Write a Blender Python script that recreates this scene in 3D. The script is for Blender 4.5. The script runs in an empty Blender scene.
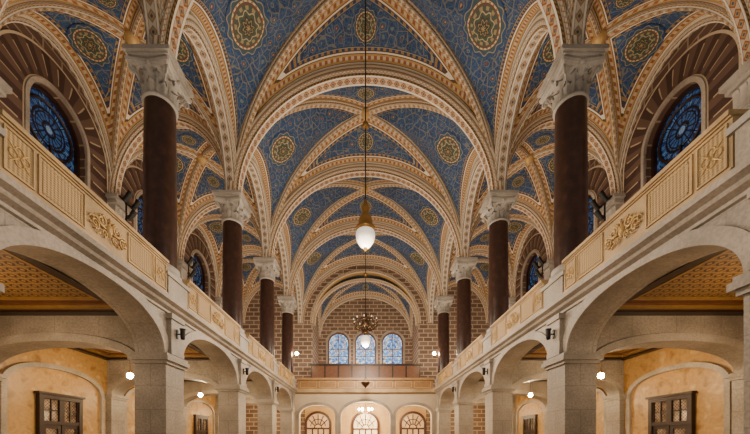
import bpy, math, random
from mathutils import Vector, Matrix
from mathutils.bvhtree import BVHTree
random.seed(4)
PI=math.pi
W=5.5; B=4.675; E=1.7
def X(l): return l*W
def Y(d): return d*B
def Z(h): return E+h*W
DN=[.84+n for n in range(6)]      # column lines; index 5 = end wall
WL=1.9                            # outer wall lateral
NB=5
col=bpy.context.scene.collection
ORD=['nearest','second','third','fourth','fifth','sixth']
SN={-1:'left',1:'right'}

# ------------------------------------------------------------------ mesh builder
class MB:
    def __init__(s): s.v=[]; s.f=[]; s.uv=[]; s.sm=[]
    def grid(s,P,U=None,smooth=True):
        b=len(s.v); n=len(P); m=len(P[0])
        for r in P: s.v.extend([tuple(p) for p in r])
        for i in range(n-1):
            for j in range(m-1):
                s.f.append((b+i*m+j,b+(i+1)*m+j,b+(i+1)*m+j+1,b+i*m+j+1))
                if U: s.uv.append((U[i][j],U[i+1][j],U[i+1][j+1],U[i][j+1]))
                else: s.uv.append(((i/n,j/m),((i+1)/n,j/m),((i+1)/n,(j+1)/m),(i/n,(j+1)/m)))
                s.sm.append(smooth)
    def poly(s,pts,uvs=None,smooth=False):
        b=len(s.v); s.v.extend([tuple(p) for p in pts]); s.f.append(tuple(range(b,b+len(pts))))
        if uvs is None:
            a,c,d=Vector(pts[0]),Vector(pts[1]),Vector(pts[2]); nn=(c-a).cross(d-a)
            k=max(range(3),key=lambda q:abs(nn[q]))
            if k==0: uvs=[(p[1],p[2]) for p in pts]
            elif k==1: uvs=[(p[0],p[2]) for p in pts]
            else: uvs=[(p[0],p[1]) for p in pts]
        s.uv.append(tuple(uvs)); s.sm.append(smooth)
    def box8(s,c):
        for q in ((0,1,2,3),(4,5,6,7),(0,1,5,4),(1,2,6,5),(2,3,7,6),(3,0,4,7)): s.poly([c[i] for i in q])
    def box(s,x0,x1,y0,y1,z0,z1):
        s.box8([(x0,y0,z0),(x1,y0,z0),(x1,y1,z0),(x0,y1,z0),(x0,y0,z1),(x1,y0,z1),(x1,y1,z1),(x0,y1,z1)])
    def lathe(s,prof,c=(0,0,0),n=24):
        P=[];U=[]
        for r,z in prof:
            P.append([(c[0]+r*math.cos(2*PI*k/n),c[1]+r*math.sin(2*PI*k/n),c[2]+z) for k in range(n+1)])
            U.append([(k/n*2*PI*max(r,.05),z) for k in range(n+1)])
        s.grid(P,U)
    def tube(s,pts,rad,n=8):
        pts=[Vector(p) for p in pts]; m=len(pts)
        if not isinstance(rad,(list,tuple)): rad=[rad]*m
        P=[];up=None;U=[];L=0
        for i in range(m):
            t=(pts[min(i+1,m-1)]-pts[max(i-1,0)])
            t=t.normalized() if t.length>1e-9 else Vector((0,0,1))
            if up is None:
                up=Vector((0,0,1)) if abs(t.z)<.9 else Vector((1,0,0))
            a=(up-t*up.dot(t))
            a=a.normalized() if a.length>1e-6 else t.orthogonal().normalized()
            up=a; c=t.cross(a)
            if i: L+=(pts[i]-pts[i-1]).length
            P.append([pts[i]+(a*math.cos(2*PI*k/n)+c*math.sin(2*PI*k/n))*rad[i] for k in range(n+1)])
            U.append([(L,k/n) for k in range(n+1)])
        s.grid(P,U)
    def sweep(s,path,wdir,prof):
        m=len(path); w=Vector(wdir).normalized(); T=[]
        for i in range(m): T.append((path[min(i+1,m-1)]-path[max(i-1,0)]).normalized())
        N=[t.cross(w) for t in T]
        k=max(range(m),key=lambda q:path[q].z)
        if N[k].z>0: N=[-q for q in N]
        cum=[0]
        for i in range(1,len(prof)): cum.append(cum[-1]+math.dist(prof[i],prof[i-1]))
        L=[0]
        for i in range(1,m): L.append(L[-1]+(path[i]-path[i-1]).length)
        for j in range(len(prof)-1):
            P=[[path[i]+w*prof[q][0]+N[i]*prof[q][1] for q in (j,j+1)] for i in range(m)]
            U=[[(L[i],cum[q]/cum[-1]) for q in (j,j+1)] for i in range(m)]
            s.grid(P,U)
    def build(s,name,mat,parent=None):
        me=bpy.data.meshes.new(name); me.from_pydata(s.v,[],s.f); me.update()
        ul=me.uv_layers.new(name='UVMap'); d=[]
        for fu in s.uv:
            for u in fu: d.extend(u)
        ul.data.foreach_set('uv',d)
        me.polygons.foreach_set('use_smooth',s.sm)
        me.materials.append(mat)
        o=bpy.data.objects.new(name,me); col.objects.link(o)
        if parent:
            o.parent=parent; o.matrix_parent_inverse=Matrix.Translation(-Vector(parent.location))
        return o
def empty(name,loc=(0,0,0)):
    o=bpy.data.objects.new(name,None); o.empty_display_size=.2; o.location=loc; col.objects.link(o); return o
def tag(o,label,cat,group=None):
    o['label']=label; o['category']=cat
    if group: o['group']=group
    return o
def struct(o,label=None,cat=None):
    o['kind']='structure'
    if label: o['label']=label
    if cat: o['category']=cat
    return o
def copy_tree(o,parent=None):
    c=o.copy(); col.objects.link(c); c.parent=parent
    for ch in list(o.children): copy_tree(ch,c)
    return c
class Proto:                                    # first use moves the original, later uses copy it
    def __init__(s,o): s.o=o; s.used=False
    def place(s,loc,rz,label,cat,group=None):
        if not s.used: o=s.o; s.used=True
        else: o=copy_tree(s.o)
        o.location=loc; o.rotation_euler=(0,0,rz); tag(o,label,cat,group); return o

# ------------------------------------------------------------------ materials
class NT:
    def __init__(s,name):
        s.m=bpy.data.materials.new(name); s.m.use_nodes=True; s.t=s.m.node_tree; s.t.nodes.clear()
        s.out=s.n('ShaderNodeOutputMaterial'); s.p=s.n('ShaderNodeBsdfPrincipled')
        s.t.links.new(s.p.outputs[0],s.out.inputs[0]); s.tc=s.n('ShaderNodeTexCoord')
    def n(s,ty): return s.t.nodes.new(ty)
    def set(s,inp,v):
        if isinstance(v,bpy.types.NodeSocket): s.t.links.new(v,inp)
        elif isinstance(v,(tuple,list)): inp.default_value=(tuple(v)+(1,))[:4] if inp.type=='RGBA' else tuple(v)[:3]
        else: inp.default_value=v
    def M(s,op,a,b=None,c=None):
        n=s.n('ShaderNodeMath'); n.operation=op
        for i,q in enumerate((a,b,c)):
            if q is not None: s.set(n.inputs[i],q)
        return n.outputs[0]
    def mix(s,f,a,b):
        n=s.n('ShaderNodeMix'); n.data_type='RGBA'
        s.set(n.inputs[0],f); s.set(n.inputs[6],a); s.set(n.inputs[7],b); return n.outputs[2]
    def ramp(s,f,stops,const=False):
        n=s.n('ShaderNodeValToRGB'); cr=n.color_ramp
        if const: cr.interpolation='CONSTANT'
        while len(cr.elements)<len(stops): cr.elements.new(.5)
        for e,(p,c) in zip(cr.elements,stops): e.position=p
        for e,(p,c) in zip(cr.elements,stops): e.color=(tuple(c)+(1,))[:4]
        s.set(n.inputs[0],f); return n.outputs[0]
    def noise(s,sc,vec=None,det=3):
        n=s.n('ShaderNodeTexNoise'); n.inputs['Scale'].default_value=sc; n.inputs['Detail'].default_value=det
        s.set(n.inputs['Vector'],vec or s.tc.outputs['Object']); return n.outputs[0]
    def vor(s,sc,vec=None,feat='F1',rnd=1):
        n=s.n('ShaderNodeTexVoronoi'); n.feature=feat; n.inputs['Scale'].default_value=sc
        n.inputs['Randomness'].default_value=rnd
        s.set(n.inputs['Vector'],vec or s.tc.outputs['Object']); return n
    def uv(s):
        n=s.n('ShaderNodeSeparateXYZ'); s.t.links.new(s.tc.outputs['UV'],n.inputs[0]); return n.outputs[0],n.outputs[1]
    def comb(s,x,y,z=0.):
        n=s.n('ShaderNodeCombineXYZ'); s.set(n.inputs[0],x); s.set(n.inputs[1],y); s.set(n.inputs[2],z); return n.outputs[0]
    def bump(s,h,st=.3,di=.02):
        n=s.n('ShaderNodeBump'); n.inputs['Strength'].default_value=st; n.inputs['Distance'].default_value=di
        s.set(n.inputs['Height'],h); s.t.links.new(n.outputs[0],s.p.inputs['Normal'])
    def fin(s,colr,rough=.6,metal=0.,spec=None,em=None,es=0.):
        s.set(s.p.inputs['Base Color'],colr); s.set(s.p.inputs['Roughness'],rough); s.set(s.p.inputs['Metallic'],metal)
        if spec is not None: s.set(s.p.inputs['Specular IOR Level'],spec)
        if em is not None: s.set(s.p.inputs['Emission Color'],em); s.set(s.p.inputs['Emission Strength'],es)
        return s.m
def plain(name,c,rough=.5,metal=0.,var=.15,sc=6,em=None,es=0.):
    k=NT(name); f=k.noise(sc)
    a=tuple(x*(1-var) for x in c); b=tuple(min(1,x*(1+var)) for x in c)
    return k.fin(k.ramp(f,[(.3,a),(.7,b)]),rough,metal,em=em,es=es)

def m_stone(name,c,speck=.25,rough=.55,joint=0.):
    k=NT(name); f=k.noise(1.1,det=8); g=k.noise(20,det=5)
    base=k.ramp(f,[(.3,tuple(x*.64 for x in c)),(.7,tuple(min(1,x*1.25) for x in c))])
    colr=k.mix(k.M('MULTIPLY',k.ramp(g,[(.46,(0,0,0)),(.60,(1,1,1))]),speck),base,tuple(x*.42 for x in c))
    colr=k.mix(k.M('MULTIPLY',k.ramp(g,[(.34,(1,1,1)),(.42,(0,0,0))]),speck*.7),colr,tuple(min(1,x*1.45) for x in c))
    if joint:
        n=k.n('ShaderNodeTexBrick'); k.t.links.new(k.tc.outputs['UV'],n.inputs['Vector'])
        n.inputs['Scale'].default_value=1; n.inputs['Brick Width'].default_value=1.15; n.inputs['Row Height'].default_value=.62
        n.inputs['Mortar Size'].default_value=.009
        colr=k.mix(k.M('MULTIPLY',n.outputs['Fac'],joint),colr,tuple(x*.38 for x in c))
    k.bump(g,.10); return k.fin(colr,rough)
STONE=m_stone('arcade_granite',(.325,.272,.215),.36,.5,.5)
STONE2=m_stone('pale_granite',(.365,.31,.248),.27)
CAPST=m_stone('capital_stone',(.375,.34,.295),.15,.6)
def m_col():
    k=NT('brown_marble'); f=k.noise(5,det=8); g=k.noise(40,det=2)
    c=k.ramp(f,[(.3,(.015,.0064,.0045)),(.55,(.032,.0130,.0085)),(.75,(.057,.026,.017))])
    c=k.mix(k.M('MULTIPLY',g,.3),c,(.068,.034,.023)); return k.fin(c,.28)
COLM=m_col()
CREAM=(.49,.39,.265); GOLD=(.41,.25,.08); BROWN=(.085,.042,.024); WHITE=(.72,.65,.54); TERRA=(.27,.09,.037)
def m_blue():
    k=NT('blue_painted_vault'); u,v=k.uv(); ob=k.tc.outputs['Object']
    n=k.noise(1.6,det=3)
    base=k.ramp(n,[(.3,(.008,.034,.112)),(.7,(.016,.060,.180))])
    w=k.n('ShaderNodeVectorMath'); w.operation='ADD'
    nz=k.n('ShaderNodeTexNoise'); nz.inputs['Scale'].default_value=4; nz.inputs['Detail'].default_value=1; k.t.links.new(ob,nz.inputs['Vector'])
    sc=k.n('ShaderNodeVectorMath'); sc.operation='SCALE'; sc.inputs['Scale'].default_value=.12
    k.t.links.new(nz.outputs['Color'],sc.inputs[0]); k.t.links.new(ob,w.inputs[0]); k.t.links.new(sc.outputs[0],w.inputs[1])
    wv=w.outputs[0]
    e2=k.vor(9,wv,'DISTANCE_TO_EDGE',.8).outputs['Distance']
    base=k.mix(k.M('MULTIPLY',k.M('LESS_THAN',e2,.06),.36),base,(.12,.18,.20))
    d2=k.vor(9,wv,'F1',.8).outputs['Distance']
    base=k.mix(k.M('MULTIPLY',k.M('LESS_THAN',d2,.24),.7),base,(.007,.016,.045))
    base=k.mix(k.M('MULTIPLY',k.M('LESS_THAN',d2,.11),.7),base,(.26,.17,.07))
    d=k.vor(2.9,wv,'F1',.45).outputs['Distance']; e=k.vor(2.9,wv,'DISTANCE_TO_EDGE',.45).outputs['Distance']
    base=k.mix(k.M('MULTIPLY',k.M('LESS_THAN',e,.04),.55),base,(.22,.20,.13))
    base=k.mix(k.M('MULTIPLY',k.M('LESS_THAN',k.M('ABSOLUTE',k.M('SUBTRACT',d,.26)),.028),.55),base,(.20,.23,.17))
    base=k.mix(k.M('MULTIPLY',k.M('LESS_THAN',d,.17),.8),base,(.17,.05,.03))
    base=k.mix(k.M('MULTIPLY',k.M('LESS_THAN',d,.09),.85),base,(.40,.29,.13))
    dots=k.M('GREATER_THAN',k.M('SINE',k.M('MULTIPLY',u,24.)),0.)
    vs=k.M('MULTIPLY',k.M('ADD',v,.02),2.0)
    A=[(0,WHITE),(.10,BROWN),(.14,GOLD),(.26,TERRA),(.46,GOLD),(.56,BROWN),(.61,WHITE),(.70,BROWN),(.76,(.015,.04,.11)),(.90,(.28,.25,.16)),(.94,(.012,.035,.10))]
    Bd=[(0,WHITE),(.10,BROWN),(.14,GOLD),(.26,CREAM),(.46,GOLD),(.56,BROWN),(.61,WHITE),(.70,BROWN),(.76,(.28,.16,.06)),(.90,(.28,.25,.16)),(.94,(.012,.035,.10))]
    b=k.mix(dots,k.ramp(vs,A,True),k.ramp(vs,Bd,True))
    c=k.mix(k.M('LESS_THAN',vs,.99),base,b)
    return k.fin(c,.75)
BLUE=m_blue()
def m_rib(name,fu,ground,orn,edge,side):
    k=NT(name); u,v=k.uv()
    av=k.M('ABSOLUTE',k.M('SUBTRACT',v,.5)); a2=k.M('MULTIPLY',av,2)
    fr=k.M('ABSOLUTE',k.M('SUBTRACT',k.M('FRACT',k.M('MULTIPLY',u,fu)),.5))
    dia=k.M('ADD',fr,k.M('MULTIPLY',a2,1.9))
    c=k.ramp(a2,[(0,ground),(.19,BROWN),(.21,WHITE),(.325,BROWN),(.345,edge),(.43,BROWN),(.455,side),(.71,BROWN),(.73,edge),(.79,WHITE),(.93,edge)],True)
    inn=k.M('LESS_THAN',a2,.19)
    c=k.mix(k.M('MULTIPLY',inn,k.M('LESS_THAN',dia,.46)),c,orn)
    c=k.mix(k.M('MULTIPLY',inn,k.M('LESS_THAN',dia,.28)),c,edge)
    c=k.mix(k.M('MULTIPLY',inn,k.M('LESS_THAN',dia,.16)),c,(.04,.08,.15))
    rope=k.M('GREATER_THAN',k.M('SINE',k.M('ADD',k.M('MULTIPLY',u,fu*13),k.M('MULTIPLY',v,60.))),.1)
    band=k.M('MULTIPLY',k.M('GREATER_THAN',a2,.345),k.M('LESS_THAN',a2,.43))
    c=k.mix(k.M('MULTIPLY',k.M('MULTIPLY',band,rope),.8),c,BROWN)
    sb=k.M('MULTIPLY',k.M('GREATER_THAN',a2,.465),k.M('LESS_THAN',a2,.705))
    sn=k.M('SINE',k.M('MULTIPLY',u,fu*6.283))
    vine=k.M('LESS_THAN',k.M('ABSOLUTE',k.M('SUBTRACT',k.M('SUBTRACT',a2,.585),k.M('MULTIPLY',sn,.07))),.027)
    c=k.mix(k.M('MULTIPLY',k.M('MULTIPLY',sb,vine),.75),c,orn)
    vine2=k.M('LESS_THAN',k.M('ABSOLUTE',k.M('ADD',k.M('SUBTRACT',a2,.585),k.M('MULTIPLY',sn,.07))),.022)
    c=k.mix(k.M('MULTIPLY',k.M('MULTIPLY',sb,vine2),.6),c,(.10,.12,.13))
    vv=k.vor(15,None,'F1').outputs['Distance']
    c=k.mix(k.M('MULTIPLY',k.M('MULTIPLY',sb,k.M('LESS_THAN',vv,.3)),.6),c,GOLD)
    return k.fin(c,.7)
RIB=m_rib('painted_arch_bands',3.2,CREAM,TERRA,GOLD,(.54,.45,.33))
RIBL=m_rib('painted_white_arch_bands',2.8,(.54,.475,.38),(.31,.19,.10),(.38,.27,.13),(.55,.48,.385))
RIBD=m_rib('painted_diagonal_rib',4.,(.55,.47,.345),(.34,.18,.07),GOLD,(.58,.505,.395))
def m_med():
    k=NT('painted_medallion'); r,a=k.uv()
    s12=k.M('SINE',k.M('MULTIPLY',a,2*PI*12)); s8=k.M('SINE',k.M('MULTIPLY',a,2*PI*8)); s24=k.M('SINE',k.M('MULTIPLY',a,2*PI*24))
    rr=k.M('ADD',r,k.M('MULTIPLY',s8,.045))
    c=k.ramp(rr,[(0,(.36,.25,.10)),(.07,(.035,.035,.025)),(.18,(.26,.22,.10)),(.22,(.05,.03,.02)),(.30,(.045,.075,.05)),(.40,(.42,.34,.18)),(.44,(.05,.07,.055))],True)
    fl=k.M('MULTIPLY',k.M('GREATER_THAN',s12,.1),k.M('LESS_THAN',k.M('ABSOLUTE',k.M('SUBTRACT',r,.54)),.055))
    c=k.mix(fl,c,(.28,.22,.10))
    c=k.mix(k.M('GREATER_THAN',r,.62),c,k.ramp(r,[(0,(.13,.05,.027)),(.66,(.045,.04,.028)),(.68,(.56,.46,.28)),(.74,(.045,.04,.028))],True))
    bead=k.M('MULTIPLY',k.M('GREATER_THAN',s24,.2),k.M('LESS_THAN',k.M('ABSOLUTE',k.M('SUBTRACT',r,.71)),.022)); c=k.mix(bead,c,TERRA)
    halo=k.ramp(k.M('ADD',r,k.M('MULTIPLY',s12,.05)),[(0,(.03,.07,.10)),(.86,(.24,.22,.15)),(.90,(.013,.048,.145))],True)
    c=k.mix(k.M('GREATER_THAN',r,.77),c,halo)
    return k.fin(c,.7)
MED=m_med()
def m_brick(name,a,b,mort,w,h,ms=.03):
    k=NT(name); n=k.n('ShaderNodeTexBrick'); k.t.links.new(k.tc.outputs['UV'],n.inputs['Vector'])
    n.inputs['Scale'].default_value=1; n.inputs['Brick Width'].default_value=w; n.inputs['Row Height'].default_value=h
    n.inputs['Mortar Size'].default_value=ms; k.set(n.inputs['Color1'],a); k.set(n.inputs['Color2'],b); k.set(n.inputs['Mortar'],mort)
    return k.fin(n.outputs['Color'],.75)
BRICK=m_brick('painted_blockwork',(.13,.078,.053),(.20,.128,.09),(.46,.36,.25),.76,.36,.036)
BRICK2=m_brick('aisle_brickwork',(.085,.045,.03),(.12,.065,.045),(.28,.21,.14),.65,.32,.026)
def m_vous():
    k=NT('striped_voussoirs'); u,v=k.uv()
    st=k.M('LESS_THAN',k.M('FRACT',k.M('MULTIPLY',u,1.7)),.5)
    c=k.mix(st,(.050,.023,.015),(.11,.062,.041))
    c=k.mix(k.M('GREATER_THAN',v,.93),c,CREAM); c=k.mix(k.M('LESS_THAN',v,.05),c,CREAM)
    dot=k.M('MULTIPLY',k.M('LESS_THAN',k.M('ABSOLUTE',k.M('SUBTRACT',v,.5)),.30),k.M('LESS_THAN',k.M('ABSOLUTE',k.M('SUBTRACT',k.M('FRACT',k.M('MULTIPLY',u,1.7)),.5)),.04))
    c=k.mix(dot,c,(.40,.30,.19)); return k.fin(c,.7)
VOUS=m_vous()
def m_ochre():
    k=NT('ochre_scagliola'); f=k.noise(2.6,det=9)
    c=k.ramp(f,[(.32,(.27,.13,.030)),(.48,(.48,.29,.10)),(.56,(.42,.23,.07)),(.72,(.60,.42,.19))])
    return k.fin(c,.4)
OCHRE=m_ochre()
PARA=m_stone('parapet_golden_stone',(.46,.315,.15),.15)
def m_lattice():
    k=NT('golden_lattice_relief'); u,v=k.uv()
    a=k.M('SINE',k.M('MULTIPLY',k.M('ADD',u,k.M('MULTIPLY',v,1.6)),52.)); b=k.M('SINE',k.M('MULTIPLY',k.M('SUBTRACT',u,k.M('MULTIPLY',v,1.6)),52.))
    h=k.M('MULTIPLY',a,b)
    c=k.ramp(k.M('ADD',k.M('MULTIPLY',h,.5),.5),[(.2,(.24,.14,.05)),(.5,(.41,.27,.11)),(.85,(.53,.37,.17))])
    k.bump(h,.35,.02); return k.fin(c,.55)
LATT=m_lattice()
GILT=plain('gilded_relief',(.52,.335,.125),.4,.1)
WOOD=plain('dark_brown_wood',(.024,.010,.006),.4)
WOODM=plain('warm_brown_wood',(.14,.055,.022),.4)
WOODM2=plain('golden_brown_wood_panels',(.29,.155,.06),.45)
REDW=plain('reddish_wood',(.075,.024,.012),.4)
def m_coffer():
    k=NT('gilded_coffer_pattern'); u,v=k.uv()
    a=k.M('ABSOLUTE',k.M('SUBTRACT',k.M('FRACT',k.M('MULTIPLY',u,4.4)),.5)); b=k.M('ABSOLUTE',k.M('SUBTRACT',k.M('FRACT',k.M('MULTIPLY',v,4.4)),.5))
    s=k.M('ADD',a,b); mx=k.M('MAXIMUM',a,b)
    c=k.mix(k.M('LESS_THAN',s,.42),(.15,.076,.022),(.045,.018,.007))
    c=k.mix(k.M('LESS_THAN',s,.20),c,(.31,.175,.050))
    c=k.mix(k.M('GREATER_THAN',mx,.43),c,(.26,.145,.042))
    return k.fin(c,.5)
COFF=m_coffer()
DGILT=plain('dull_gilded_beams',(.27,.15,.044),.45,.1)
BRASS=plain('old_brass',(.36,.20,.06),.35,.7)
DBRASS=plain('dark_brass',(.09,.05,.022),.4,.6)
DARK=plain('black_metal',(.012,.011,.010),.45,.3)
OPAL=plain('opal_glass',(.85,.80,.70),.25,0,.03,6,em=(1,.90,.74),es=.55)
BULB=plain('lit_bulb',(1,.85,.6),.3,0,.02,6,em=(1,.78,.48),es=240.)
GLOW=plain('lit_amber_glass',(.8,.6,.3),.4,0,.35,3,em=(1,.70,.34),es=2.3)
GLOW2=plain('dim_amber_glass',(.5,.3,.12),.3,0,.5,3,em=(1,.60,.26),es=.6)
def m_glass(name,cols,lead,es,sc,rose):
    k=NT(name); u,v=k.uv(); vec=k.comb(u,v)
    vn=k.vor(sc,vec); e=k.vor(sc,vec,'DISTANCE_TO_EDGE').outputs['Distance']
    sp=k.n('ShaderNodeSeparateColor'); k.t.links.new(vn.outputs['Color'],sp.inputs[0])
    c=k.ramp(sp.outputs[0],cols,True)
    v2=k.M('SUBTRACT',v,-.1)
    r=k.M('SQRT',k.M('ADD',k.M('MULTIPLY',u,u),k.M('MULTIPLY',v2,v2)))
    if rose:
        th=k.M('ARCTAN2',v2,u); c12=k.M('COSINE',k.M('MULTIPLY',th,16.)); c24=k.M('COSINE',k.M('MULTIPLY',th,32.))
        c=k.mix(.35,c,(.005,.016,.06))
        pe=k.M('MULTIPLY',k.M('LESS_THAN',k.M('ABSOLUTE',k.M('SUBTRACT',r,.37)),.13),k.M('LESS_THAN',c12,.2))
        c=k.mix(k.M('MULTIPLY',pe,.6),c,(.025,.085,.21))
        ro=k.M('MULTIPLY',k.M('LESS_THAN',k.M('ABSOLUTE',k.M('SUBTRACT',r,.66)),.06),k.M('GREATER_THAN',c12,.3))
        c=k.mix(k.M('MULTIPLY',ro,.7),c,(.08,.17,.31))
        ou=k.M('MULTIPLY',k.M('LESS_THAN',k.M('ABSOLUTE',k.M('SUBTRACT',r,.91)),.035),k.M('GREATER_THAN',c24,.1))
        c=k.mix(k.M('MULTIPLY',ou,.6),c,(.05,.11,.21))
        c=k.mix(k.M('LESS_THAN',r,.11),c,(.12,.19,.28))
        for R,wd in ((.20,.035),(.45,.02),(.55,.03),(.80,.045)):
            rg=k.M('LESS_THAN',k.M('ABSOLUTE',k.M('SUBTRACT',r,R)),wd); c=k.mix(rg,c,lead)
        spk=k.M('GREATER_THAN',c12,k.M('SUBTRACT',1.,k.M('DIVIDE',.024,k.M('MULTIPLY',r,r))))
        c=k.mix(k.M('MULTIPLY',spk,k.M('GREATER_THAN',r,.22)),c,lead)
    else:
        rg=k.M('LESS_THAN',k.M('ABSOLUTE',k.M('SUBTRACT',r,.62)),.07); c=k.mix(k.M('MULTIPLY',rg,.7),c,cols[-1][1])
    c=k.mix(k.M('MULTIPLY',k.M('LESS_THAN',e,.04),.5 if rose else 1.),c,lead)
    return k.fin(c,.25,em=c,es=es)
SG=m_glass('blue_stained_glass',[(0,(.004,.013,.05)),(.4,(.009,.036,.13)),(.7,(.020,.07,.19)),(.93,(.08,.16,.30))],(.002,.002,.004),.5,11,True)
SG2=m_glass('pale_stained_glass',[(0,(.12,.27,.60)),(.3,(.28,.48,.82)),(.6,(.58,.74,.92)),(.86,(.06,.14,.42)),(.93,(.50,.38,.22))],(.04,.07,.16),.95,6,False)
def m_dgl():
    k=NT('patterned_door_glass'); u,v=k.uv()
    a=k.M('ABSOLUTE',k.M('SUBTRACT',k.M('FRACT',k.M('MULTIPLY',u,9.)),.5)); b=k.M('ABSOLUTE',k.M('SUBTRACT',k.M('FRACT',k.M('MULTIPLY',v,9.)),.5))
    s=k.M('ADD',a,b); n=k.noise(3)
    c=k.ramp(n,[(.35,(.09,.055,.03)),(.65,(.30,.20,.12))])
    c=k.mix(k.M('LESS_THAN',k.M('ABSOLUTE',k.M('SUBTRACT',s,.5)),.07),c,(.03,.016,.01))
    return k.fin(c,.12,em=c,es=.35)
DGL=m_dgl()
FLOORM=m_stone('floor_stone',(.30,.23,.17))
RED=plain('brown_gallery_floor',(.2,.1,.06),.6)
PLAST=plain('cream_plaster',(.55,.43,.28),.7,0,.06,2)
AMBER=plain('amber_plaster',(.62,.42,.19),.7,0,.1,2)

# ------------------------------------------------------------------ vaults
ZS=Z(1.80)
def curve(p0,p1,rise,u):
    a=1-math.cos(u*PI/2); return Vector((p0[0]+(p1[0]-p0[0])*a,p0[1]+(p1[1]-p0[1])*a,ZS+rise*math.sin(u*PI/2)))
def halfcell(mb,sp,pa,ra,pc,rd,ha,hd,NU=28,NV=10):
    P=[];U=[];L=0;pr=None
    for i in range(NU+1):
        u=i/NU; A=curve(sp,pa,ra,u); D=curve(sp,pc,rd,u); w=(D-A).length
        if pr is not None: L+=(D-pr).length
        pr=D; row=[];ur=[]
        for j in range(NV+1):
            v=j/NV; row.append(A.lerp(D,v)); ur.append((L,min(v*w-ha,(1-v)*w-hd)))
        P.append(row);U.append(ur)
    mb.grid(P,U)
def medallion(mb,c,rad,parent):
    bv=BVHTree.FromPolygons([Vector(q) for q in mb.v],mb.f)
    h=bv.ray_cast(Vector((c[0]+.013,c[1]+.013,ZS-1)),Vector((0,0,1)))
    if h[0] is None: return
    p,n=h[0],h[1].normalized()
    if n.z>0: n=-n
    a=Vector((0,1,0)) if abs(n.y)<.9 else Vector((1,0,0)); a=(a-n*a.dot(n)).normalized(); b=n.cross(a)
    P=[];U=[]
    for i in range(7):
        r=i/6*rad; row=[];ur=[]
        for k in range(37):
            t=2*PI*k/36+.01; q=p+(a*math.cos(t)+b*math.sin(t))*r
            hh=bv.ray_cast(q+n*1.5,-n)
            q=hh[0] if hh[0] is not None else q
            row.append(q+n*.025); ur.append((i/6,k/36))
        P.append(row);U.append(ur)
    m=MB(); m.grid(P,U); m.build('medallion',MED,parent)
def prof(w,t,ch=.07):
    return [(-w/2,-.05),(-w/2,t*.55),(-w/2+ch,t*.7),(-w/2+ch*1.3,t),(w/2-ch*1.3,t),(w/2-ch,t*.7),(w/2,t*.55),(w/2,-.05)]
def arch_path(p0,pc,p1,rise,n=28):
    a=[curve(p0,pc,rise,i/n) for i in range(n+1)]
    b=[curve(p1,pc,rise,i/n) for i in range(n)]
    return a+b[::-1]
def rib(name,p0,pc,p1,rise,w,t,mat,parent,ch=.07):
    m=MB(); d=Vector((p1[0]-p0[0],p1[1]-p0[1],0)); m.sweep(arch_path(p0,pc,p1,rise),(-d.y,d.x,0),prof(w,t,ch)); return m.build(name,mat,parent)
def vault(label,xa,xb,y0,y1,ra,rl,rd,trw,trt,dgw,dgt,medr,lmed,tmed,last,xlong,lw,lt):
    xc=(xa+xb)/2; yc=(y0+y1)/2
    root=empty('ceiling',(xc,yc,ZS)); struct(root,label,'ceiling')
    for ya in (y0,y1):
        m=MB()
        for x in (xa,xb): halfcell(m,(x,ya),(xc,ya),ra,(xc,yc),rd,trw/2,dgw/2)
        o=m.build('vault_cell',BLUE,root)
        medallion(m,(xc,ya+(yc-ya)*tmed,0),medr*.62,o)
    for x in (xa,xb):
        m=MB()
        for ya in (y0,y1): halfcell(m,(x,ya),(x,yc),rl,(xc,yc),rd,lw/2,dgw/2)
        o=m.build('vault_cell',BLUE,root)
        medallion(m,(x+(xc-x)*lmed,yc,0),medr,o)
    rib('diagonal_rib',(xa,y0),(xc,yc),(xb,y1),rd,dgw,dgt,RIBD,root,.045)
    rib('diagonal_rib',(xa,y1),(xc,yc),(xb,y0),rd,dgw,dgt,RIBD,root,.045)
    rib('transverse_arch',(xa,y0),(xc,y0),(xb,y0),ra,trw,trt,RIB,root)
    if last: rib('transverse_arch',(xa,y1),(xc,y1),(xb,y1),ra,trw,trt,RIB,root)
    for x in xlong: rib('longitudinal_arch',(x,y0),(x,yc),(x,y1),rl,lw,lt,RIBL,root)
    m=MB(); m.lathe([(.02,-.16),(.10,-.14),(.17,-.06),(.22,0),(.22,.1)],(xc,yc,ZS+rd-dgt),20); m.build('boss',GILT,root)
for n in range(NB):
    y0,y1=Y(DN[n]),Y(DN[n+1])
    vault('blue painted rib vault over the nave, %s bay from the camera'%ORD[n],-W,W,y0,y1,.96*W,.62*W,1.12*W,.56,.30,.28,.24,.80,.27,.50,n==NB-1,(-W,W),.54,.24)
    for sd in (-1,1):
        vault('blue painted vault above the %s gallery, %s bay from the camera'%(SN[sd],ORD[n]),sd*W,sd*WL*W,y0,y1,.62*W,.62*W,.70*W,.42,.2,.17,.14,.60,.42,.5,n==NB-1,(sd*WL*W,),.36,.14)

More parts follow.
